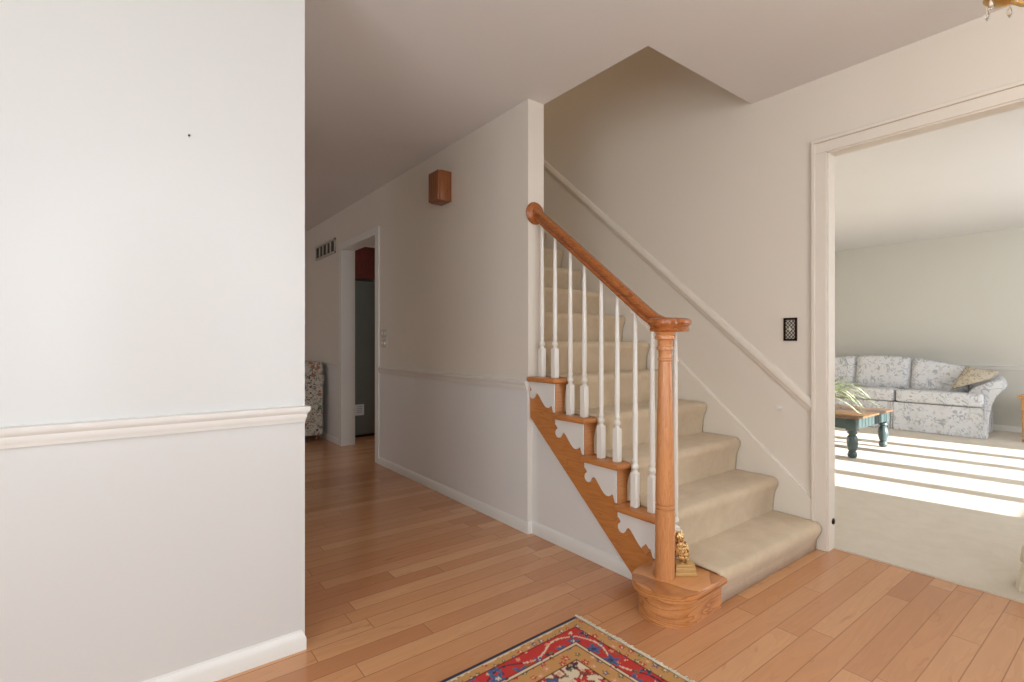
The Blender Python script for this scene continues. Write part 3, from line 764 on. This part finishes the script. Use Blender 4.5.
for a, b_, c, d in ((s0, 2.085, s0 + .17, 2.085), (2.095, 2.645, 2.095, 2.645), (2.655, s1, 2.655, s1 - .17)):
    q = MB()                     # T-shaped seat cushions wrap in front of the arms
    fa, fb = (a + .003, b_ - .003); ca, cb = (c + .003, d - .003)
    pl = [(7.50, fa), (7.50, fb), (7.60, fb), (7.60, cb), (8.0, cb), (8.0, ca), (7.60, ca), (7.60, fa)]
    pl = [p_ for i, p_ in enumerate(pl) if p_ != pl[i - 1]]
    q.prism(pl, (0, 0, .352), (1, 0, 0), (0, 1, 0), (0, 0, .152))
    bmesh.ops.remove_doubles(q.bm, verts=q.bm.verts[:], dist=1e-5)
    bmesh.ops.bevel(q.bm, geom=q.bm.edges[:], offset=.035, segments=5, profile=.5, affect='EDGES', clamp_overlap=True)
    obj('seat_cushion', q, M['sofa'], SF, 60)
def backtop(y): return .908 - .118 * (abs(y - 2.40) / .85) ** 2
def camel(mb, y0, y1, x0, x1, z0, drop=0, r=.06, n=16):
    rows_ = []
    for i in range(n + 1):
        y = y0 + (y1 - y0) * i / n; e = min(i, n - i) / n; k_ = min(1, (e / .12)) ; k_ = math.sqrt(1 - (1 - k_) ** 2)
        zt = backtop(y) - drop - (1 - k_) * .03; xf = x0 + (1 - k_) * .05
        rr_ = .055
        prof_ = [(x1, z0), (x1, zt - .02), (x1 - .03, zt)] + [(xf + .10 + rr_ * math.cos(t) + .02, zt - rr_ + rr_ * math.sin(t)) for t in (PI / 2, PI * .7, PI * .9, PI)] + [(xf + .05, zt - .14), (xf + .015, zt - .26), (xf, z0 + .06), (xf + .02, z0)]
        rows_.append([mb.bm.verts.new((a, y, c)) for a, c in prof_])
    m = len(rows_[0])
    for a, b_ in zip(rows_, rows_[1:]):
        for j in range(m): mb.face([a[j], a[(j + 1) % m], b_[(j + 1) % m], b_[j]])
    mb.face(rows_[0]); mb.face(rows_[-1][::-1]); return mb
obj('backrest', camel(MB(), 1.38, 3.36, 7.93, 8.14, .30, .015), M['sofa'], SF, 60)
for a, b_ in ((1.46, 2.01), (2.013, 2.61), (2.613, 3.27)):
    obj('back_cushion', camel(MB(), a, b_, 7.76, 8.02, .503), M['sofa'], SF, 70)
AS = [(1.44, .03), (1.44, .44), (1.425, .50), (1.385, .555), (1.32, .60), (1.24, .645), (1.175, .665), (1.125, .652), (1.104, .615), (1.118, .575), (1.16, .53), (1.195, .475), (1.23, .38), (1.25, .25), (1.258, .12), (1.258, .03)]
for sd in (0, 1):
    q = MB(); rows_ = []
    for x, k_, rise in ((7.602, .93, -.012), (7.612, .985, -.003), (7.63, 1, 0), (7.75, 1, .004), (7.95, 1, .016), (8.12, 1, .03)):
        rr = []
        for a, c in AS:
            a2 = 1.33 + (a - 1.33) * k_; c2 = c * (1 if c < .3 else 1) + (rise * min(1, max(0, (c - .35) / .2)))
            a2 += max(0, x - 7.63) / .49 * .085
            rr.append(q.bm.verts.new((x, a2 if sd == 0 else 4.74 - a2, c2)))
        rows_.append(rr)
    m = len(rows_[0])
    for a, b_ in zip(rows_, rows_[1:]):
        for j in range(m): q.face([a[j], a[(j + 1) % m], b_[(j + 1) % m], b_[j]])
    q.face(rows_[0]); q.face(rows_[-1][::-1])
    obj('arm', q, M['sofa'], SF, 60)
    yc = s0 - .012 if sd == 0 else s1 + .012; dd_ = -1 if sd == 0 else 1
    q = MB(); tp = lambda x: yc - dd_ * max(0, x - 7.63) / .49 * .085
    for x0, x1_, hh, ww in ((7.506, 7.60, .18, .010), (7.612, 8.10, .18, .010), (7.507, 8.099, .33, .006)):
        pl = [(x0, tp(x0)), (x1_, tp(x1_)), (x1_, tp(x1_) + dd_ * ww), (x0, tp(x0) + dd_ * ww)]
        q.prism(pl, (0, 0, ZC + .006), (1, 0, 0), (0, 1, 0), (0, -dd_ * .004, hh))
    obj('side_skirt', q, M['sofa'], SF)
for x_ in (7.6, 8.05):
    for y_ in (1.34, 3.40): obj('foot', MB().lathe([(.02, ZC), (.026, ZC + .03), (.022, ZC + .05)], (x_, y_, 0), 12), M['box'], SF)
q = MB()                          # loose pillow leaning in the corner by the near arm
bmesh.ops.create_grid(q.bm, x_segments=14, y_segments=14, size=.21)
vs = q.bm.verts[:]; top_ = {}
for v_ in vs:
    a, b_ = v_.co.x / .21, v_.co.y / .21
    th_ = .075 * ((1 - a * a) * (1 - b_ * b_)) ** .45 if abs(a) < .999 and abs(b_) < .999 else 0
    k_ = 1 - .06 * (1 - max(abs(a), abs(b_))) ; v_.co.z = th_; v_.co.x *= 1 - .05 * (1 - abs(a)) * 0; top_[v_] = th_
ex = bmesh.ops.duplicate(q.bm, geom=q.bm.verts[:] + q.bm.edges[:] + q.bm.faces[:])
for e_ in ex['geom']:
    if isinstance(e_, bmesh.types.BMVert): e_.co.z *= -1
bmesh.ops.remove_doubles(q.bm, verts=q.bm.verts[:], dist=.0005)
# rests on the seat, leaning back against the corner
BL, BRc, TR, TL = (1.60, .512), (1.235, .672), (1.18, .752), (1.47, .800)    # slumped over the arm
for v_ in q.bm.verts:
    a, b_, t = (v_.co.x / .21 + 1) / 2, (v_.co.y / .21 + 1) / 2, v_.co.z
    p_ = [(1 - a) * (1 - b_) * BL[i] + a * (1 - b_) * BRc[i] + a * b_ * TR[i] + (1 - a) * b_ * TL[i] for i in (0, 1)]
    v_.co = (7.66 + .07 * b_ - t * .8, p_[0], p_[1])
tag(obj('pillow', q, M['pillow'], None, 70), 'tan floral throw pillow leaning in the sofa corner by its rolled arm', 'pillow')

CT = thing('coffee_table', 'low teal coffee table with brown wooden top and turned legs', 'coffee table', (5.83, 2.25, ZC))
tx0, tx1, ty0, ty1, tz = 5.26, 6.205, 1.735, 2.75, .396
p = MB().rbox((tx0, ty0, tz - .022), (tx1, ty1, tz), .006, 2); obj('tabletop', p, M['top'], CT)
q = MB()
for a in ((tx0 + .05, ty0 + .04, tx1 - .05, ty0 + .06), (tx0 + .05, ty1 - .06, tx1 - .05, ty1 - .04), (tx0 + .05, ty0 + .04, tx0 + .07, ty1 - .04), (tx1 - .05, ty0 + .04, tx1 - .03, ty1 - .04)):
    q.box((a[0], a[1], tz - .12), (a[2], a[3], tz - .02))
    if a[2] - a[0] > a[3] - a[1]:
        for i in range(1, 10): xx = a[0] + (a[2] - a[0]) * i / 10; q.box((xx - .004, a[1] - .003, tz - .118), (xx + .004, a[3] + .003, tz - .024))
obj('apron', q, M['teal'], CT)
for x_ in (tx0 + .085, tx1 - .045):
    for y_ in (ty0 + .075, ty1 - .075):
        q = MB().rbox((x_ - .042, y_ - .042, tz - .135), (x_ + .042, y_ + .042, tz - .02), .004, 2)
        q.lathe([(.02, ZC), (.034, ZC + .01), (.040, ZC + .03), (.034, ZC + .055), (.026, ZC + .065), (.036, ZC + .075), (.036, ZC + .085), (.044, ZC + .12), (.046, ZC + .155), (.038, ZC + .20), (.026, ZC + .215), (.040, ZC + .228), (.040, ZC + .240), (.034, ZC + .252)], (x_, y_, 0), 20)
        obj('leg', q, M['teal'], CT, 40)
PL = thing('potted_plant', 'spider plant with long variegated leaves on the teal coffee table', 'plant', (5.58, 2.16, tz))
px_, py_ = 5.58, 2.16
obj('pot', MB().lathe([(.05, tz), (.06, tz + .01), (.082, tz + .10), (.088, tz + .10), (.088, tz + .118), (.078, tz + .118), (.074, tz + .095), (.001, tz + .092)], (px_, py_, 0), 24), M['pot'], PL)
q = MB(); rnd = random.Random(4)
for i in range(110):
    a = rnd.uniform(0, 2 * PI); L_ = rnd.uniform(.22, .56); up_ = rnd.uniform(.10, .34); dr_ = rnd.uniform(.1, .34); wd = rnd.uniform(.006, .011)
    d_ = Vector((math.cos(a), math.sin(a), 0)); s_ = Vector((-d_.y, d_.x, 0)); prev = None
    for k_ in range(9):
        t = k_ / 8; c_ = Vector((px_, py_, tz + .10)) + d_ * (.02 + L_ * t * (.8 + .2 * t)) + Vector((0, 0, up_ * 2.2 * t - (up_ * 1.3 + dr_) * t * t))
        c_.z = max(c_.z, tz + .012); ww = wd * (1 - t ** 2.5) + .0006
        cur = [q.bm.verts.new(c_ - s_ * ww), q.bm.verts.new(c_ - Vector((0, 0, ww * .5))), q.bm.verts.new(c_ + s_ * ww)]
        if prev:
            for j in (0, 1): q.face([prev[j], prev[j + 1], cur[j + 1], cur[j]])
        prev = cur
obj('foliage', q, M['leaf'], PL, 80)
PT = thing('end_table', 'honey pine end table at the right edge beside the sofa arm', 'end table', (7.9, .72, ZC))
ex0, ex1, ey0, ey1, ez = 7.60, 8.15, .46, 1.03, .505
obj('tabletop', MB().rbox((ex0, ey0, ez - .028), (ex1, ey1, ez), .008, 3), M['pine'], PT)
q = MB()
for a in ((ex0 + .04, ey0 + .04, ex1 - .04, ey0 + .058), (ex0 + .04, ey1 - .058, ex1 - .04, ey1 - .04), (ex0 + .04, ey0 + .04, ex0 + .058, ey1 - .04), (ex1 - .058, ey0 + .04, ex1 - .04, ey1 - .04)): q.box((a[0], a[1], ez - .14), (a[2], a[3], ez - .026))
obj('apron', q, M['pine'], PT)
for x_ in (ex0 + .055, ex1 - .055):
    for y_ in (ey0 + .055, ey1 - .055):
        q = MB().rbox((x_ - .026, y_ - .026, ez - .16), (x_ + .026, y_ + .026, ez - .026), .003, 2)
        q.lathe([(.014, ZC), (.024, ZC + .012), (.018, ZC + .03), (.014, ZC + .045), (.024, ZC + .055), (.018, ZC + .07), (.022, ZC + .14), (.027, ZC + .22), (.028, ZC + .26), (.018, ZC + .285), (.028, ZC + .30), (.020, ZC + .315), (.026, ZC + .34)], (x_, y_, 0), 18)
        obj('leg', q, M['pine'], PT, 40)
# cream ruffled stool at the right side of the opening
PF = thing('ruffled_stool', 'low cream ruffled fabric stool at the right edge of the carpet', 'stool', (3.115, .262, ZC))
q = MB(); rows_ = []
for z, r0, am in ((ZC, .150, .016), (.05, .146, .014), (.10, .138, .010), (.115, .130, .006), (.125, .140, .010), (.18, .138, .008), (.21, .125, .004), (.225, .10, .001), (.228, .002, 0)):
    rows_.append([q.bm.verts.new((3.115 + (r0 + am * math.sin(t * 22)) * math.cos(t), .262 + (r0 + am * math.sin(t * 22)) * math.sin(t), z)) for t in [2 * PI * k_ / 132 for k_ in range(132)]])
for a, b_ in zip(rows_, rows_[1:]):
    for j in range(132): q.face([a[j], a[(j + 1) % 132], b_[(j + 1) % 132], b_[j]])
q.face(rows_[0][::-1])
obj('ruffled_cover', q, M['cream'], PF, 80)
obj('top_button', MB().ball((3.115, .262, .231), .012, (1, 1, .5)), M['fringe'], PF)

# ------------------------------------------------------------------ chandelier: one arm dips into the top right corner
CD = thing('chandelier', 'brass chandelier with small crystal drops hanging before the living room opening', 'chandelier', (1.70, -.03, 1.93))
cx_, cy_ = 1.70, -.03
obj('canopy', MB().lathe([(.001, CH - .020), (.02, CH - .018), (.055, CH + .01), (.06, CH + .02)], (cx_, cy_, 0), 20), M['brass'], CD)
q = MB()
for k_ in range(9):
    zz = CH - .03 - k_ * .028
    ring = [(math.cos(t) * .011, math.sin(t) * .019) for t in [2 * PI * i / 12 for i in range(13)]]
    q.tube([(cx_ + (a if k_ % 2 else 0), cy_ + (0 if k_ % 2 else a), zz + b_) for a, b_ in ring], .003, 6)
obj('chain', q, M['brass'], CD)
obj('stem', MB().lathe([(.004, 1.86), (.018, 1.875), (.03, 1.90), (.018, 1.93), (.012, 1.96), (.03, 2.0), (.034, 2.03), (.014, 2.07), (.012, 2.12), (.02, 2.15), (.004, 2.18)], (cx_, cy_, 0), 20), M['brass'], CD)
for k_ in range(5):
    a = math.radians(80) + 2 * PI * k_ / 5; dx, dy = math.cos(a), math.sin(a); R_ = .29
    q = MB().tube([(cx_ + dx * r, cy_ + dy * r, z) for r, z in ((.015, 1.98), (.07, 1.93), (.14, 1.895), (.21, 1.895), (.26, 1.915), (R_, 1.945))], .006, 8)
    ao = obj('arm', q, M['brass'], CD)
    e_ = (cx_ + dx * R_, cy_ + dy * R_)
    q = MB().lathe([(.006, 1.930), (.016, 1.936), (.034, 1.944), (.044, 1.956), (.042, 1.958), (.030, 1.950), (.012, 1.952), (.011, 1.975), (.001, 1.976)], (e_[0], e_[1], 0), 20)
    obj('bobeche', q, M['brass'], ao)
    obj('candle', MB().lathe([(.009, 1.975), (.009, 2.05), (.004, 2.052), (.008, 2.062), (.0105, 2.078), (.006, 2.10), (.0005, 2.115)], (e_[0], e_[1], 0), 12), M['bulb'], ao)
    for j in range(5):
        b_ = 2 * PI * j / 5; q = MB().lathe([(.0005, 1.914), (.007, 1.926), (.005, 1.936), (.002, 1.942), (.001, 1.956)], (e_[0] + .040 * math.cos(b_), e_[1] + .040 * math.sin(b_), 0), 6)
        obj('crystal_drop', q, M['crystal'], ao, 20)
CD.location.z -= .02
light('chandelier_light', 'POINT', (cx_, cy_, 2.08), (0, 0, 0), 9, (1, .92, .82), shadow_soft_size=.25)
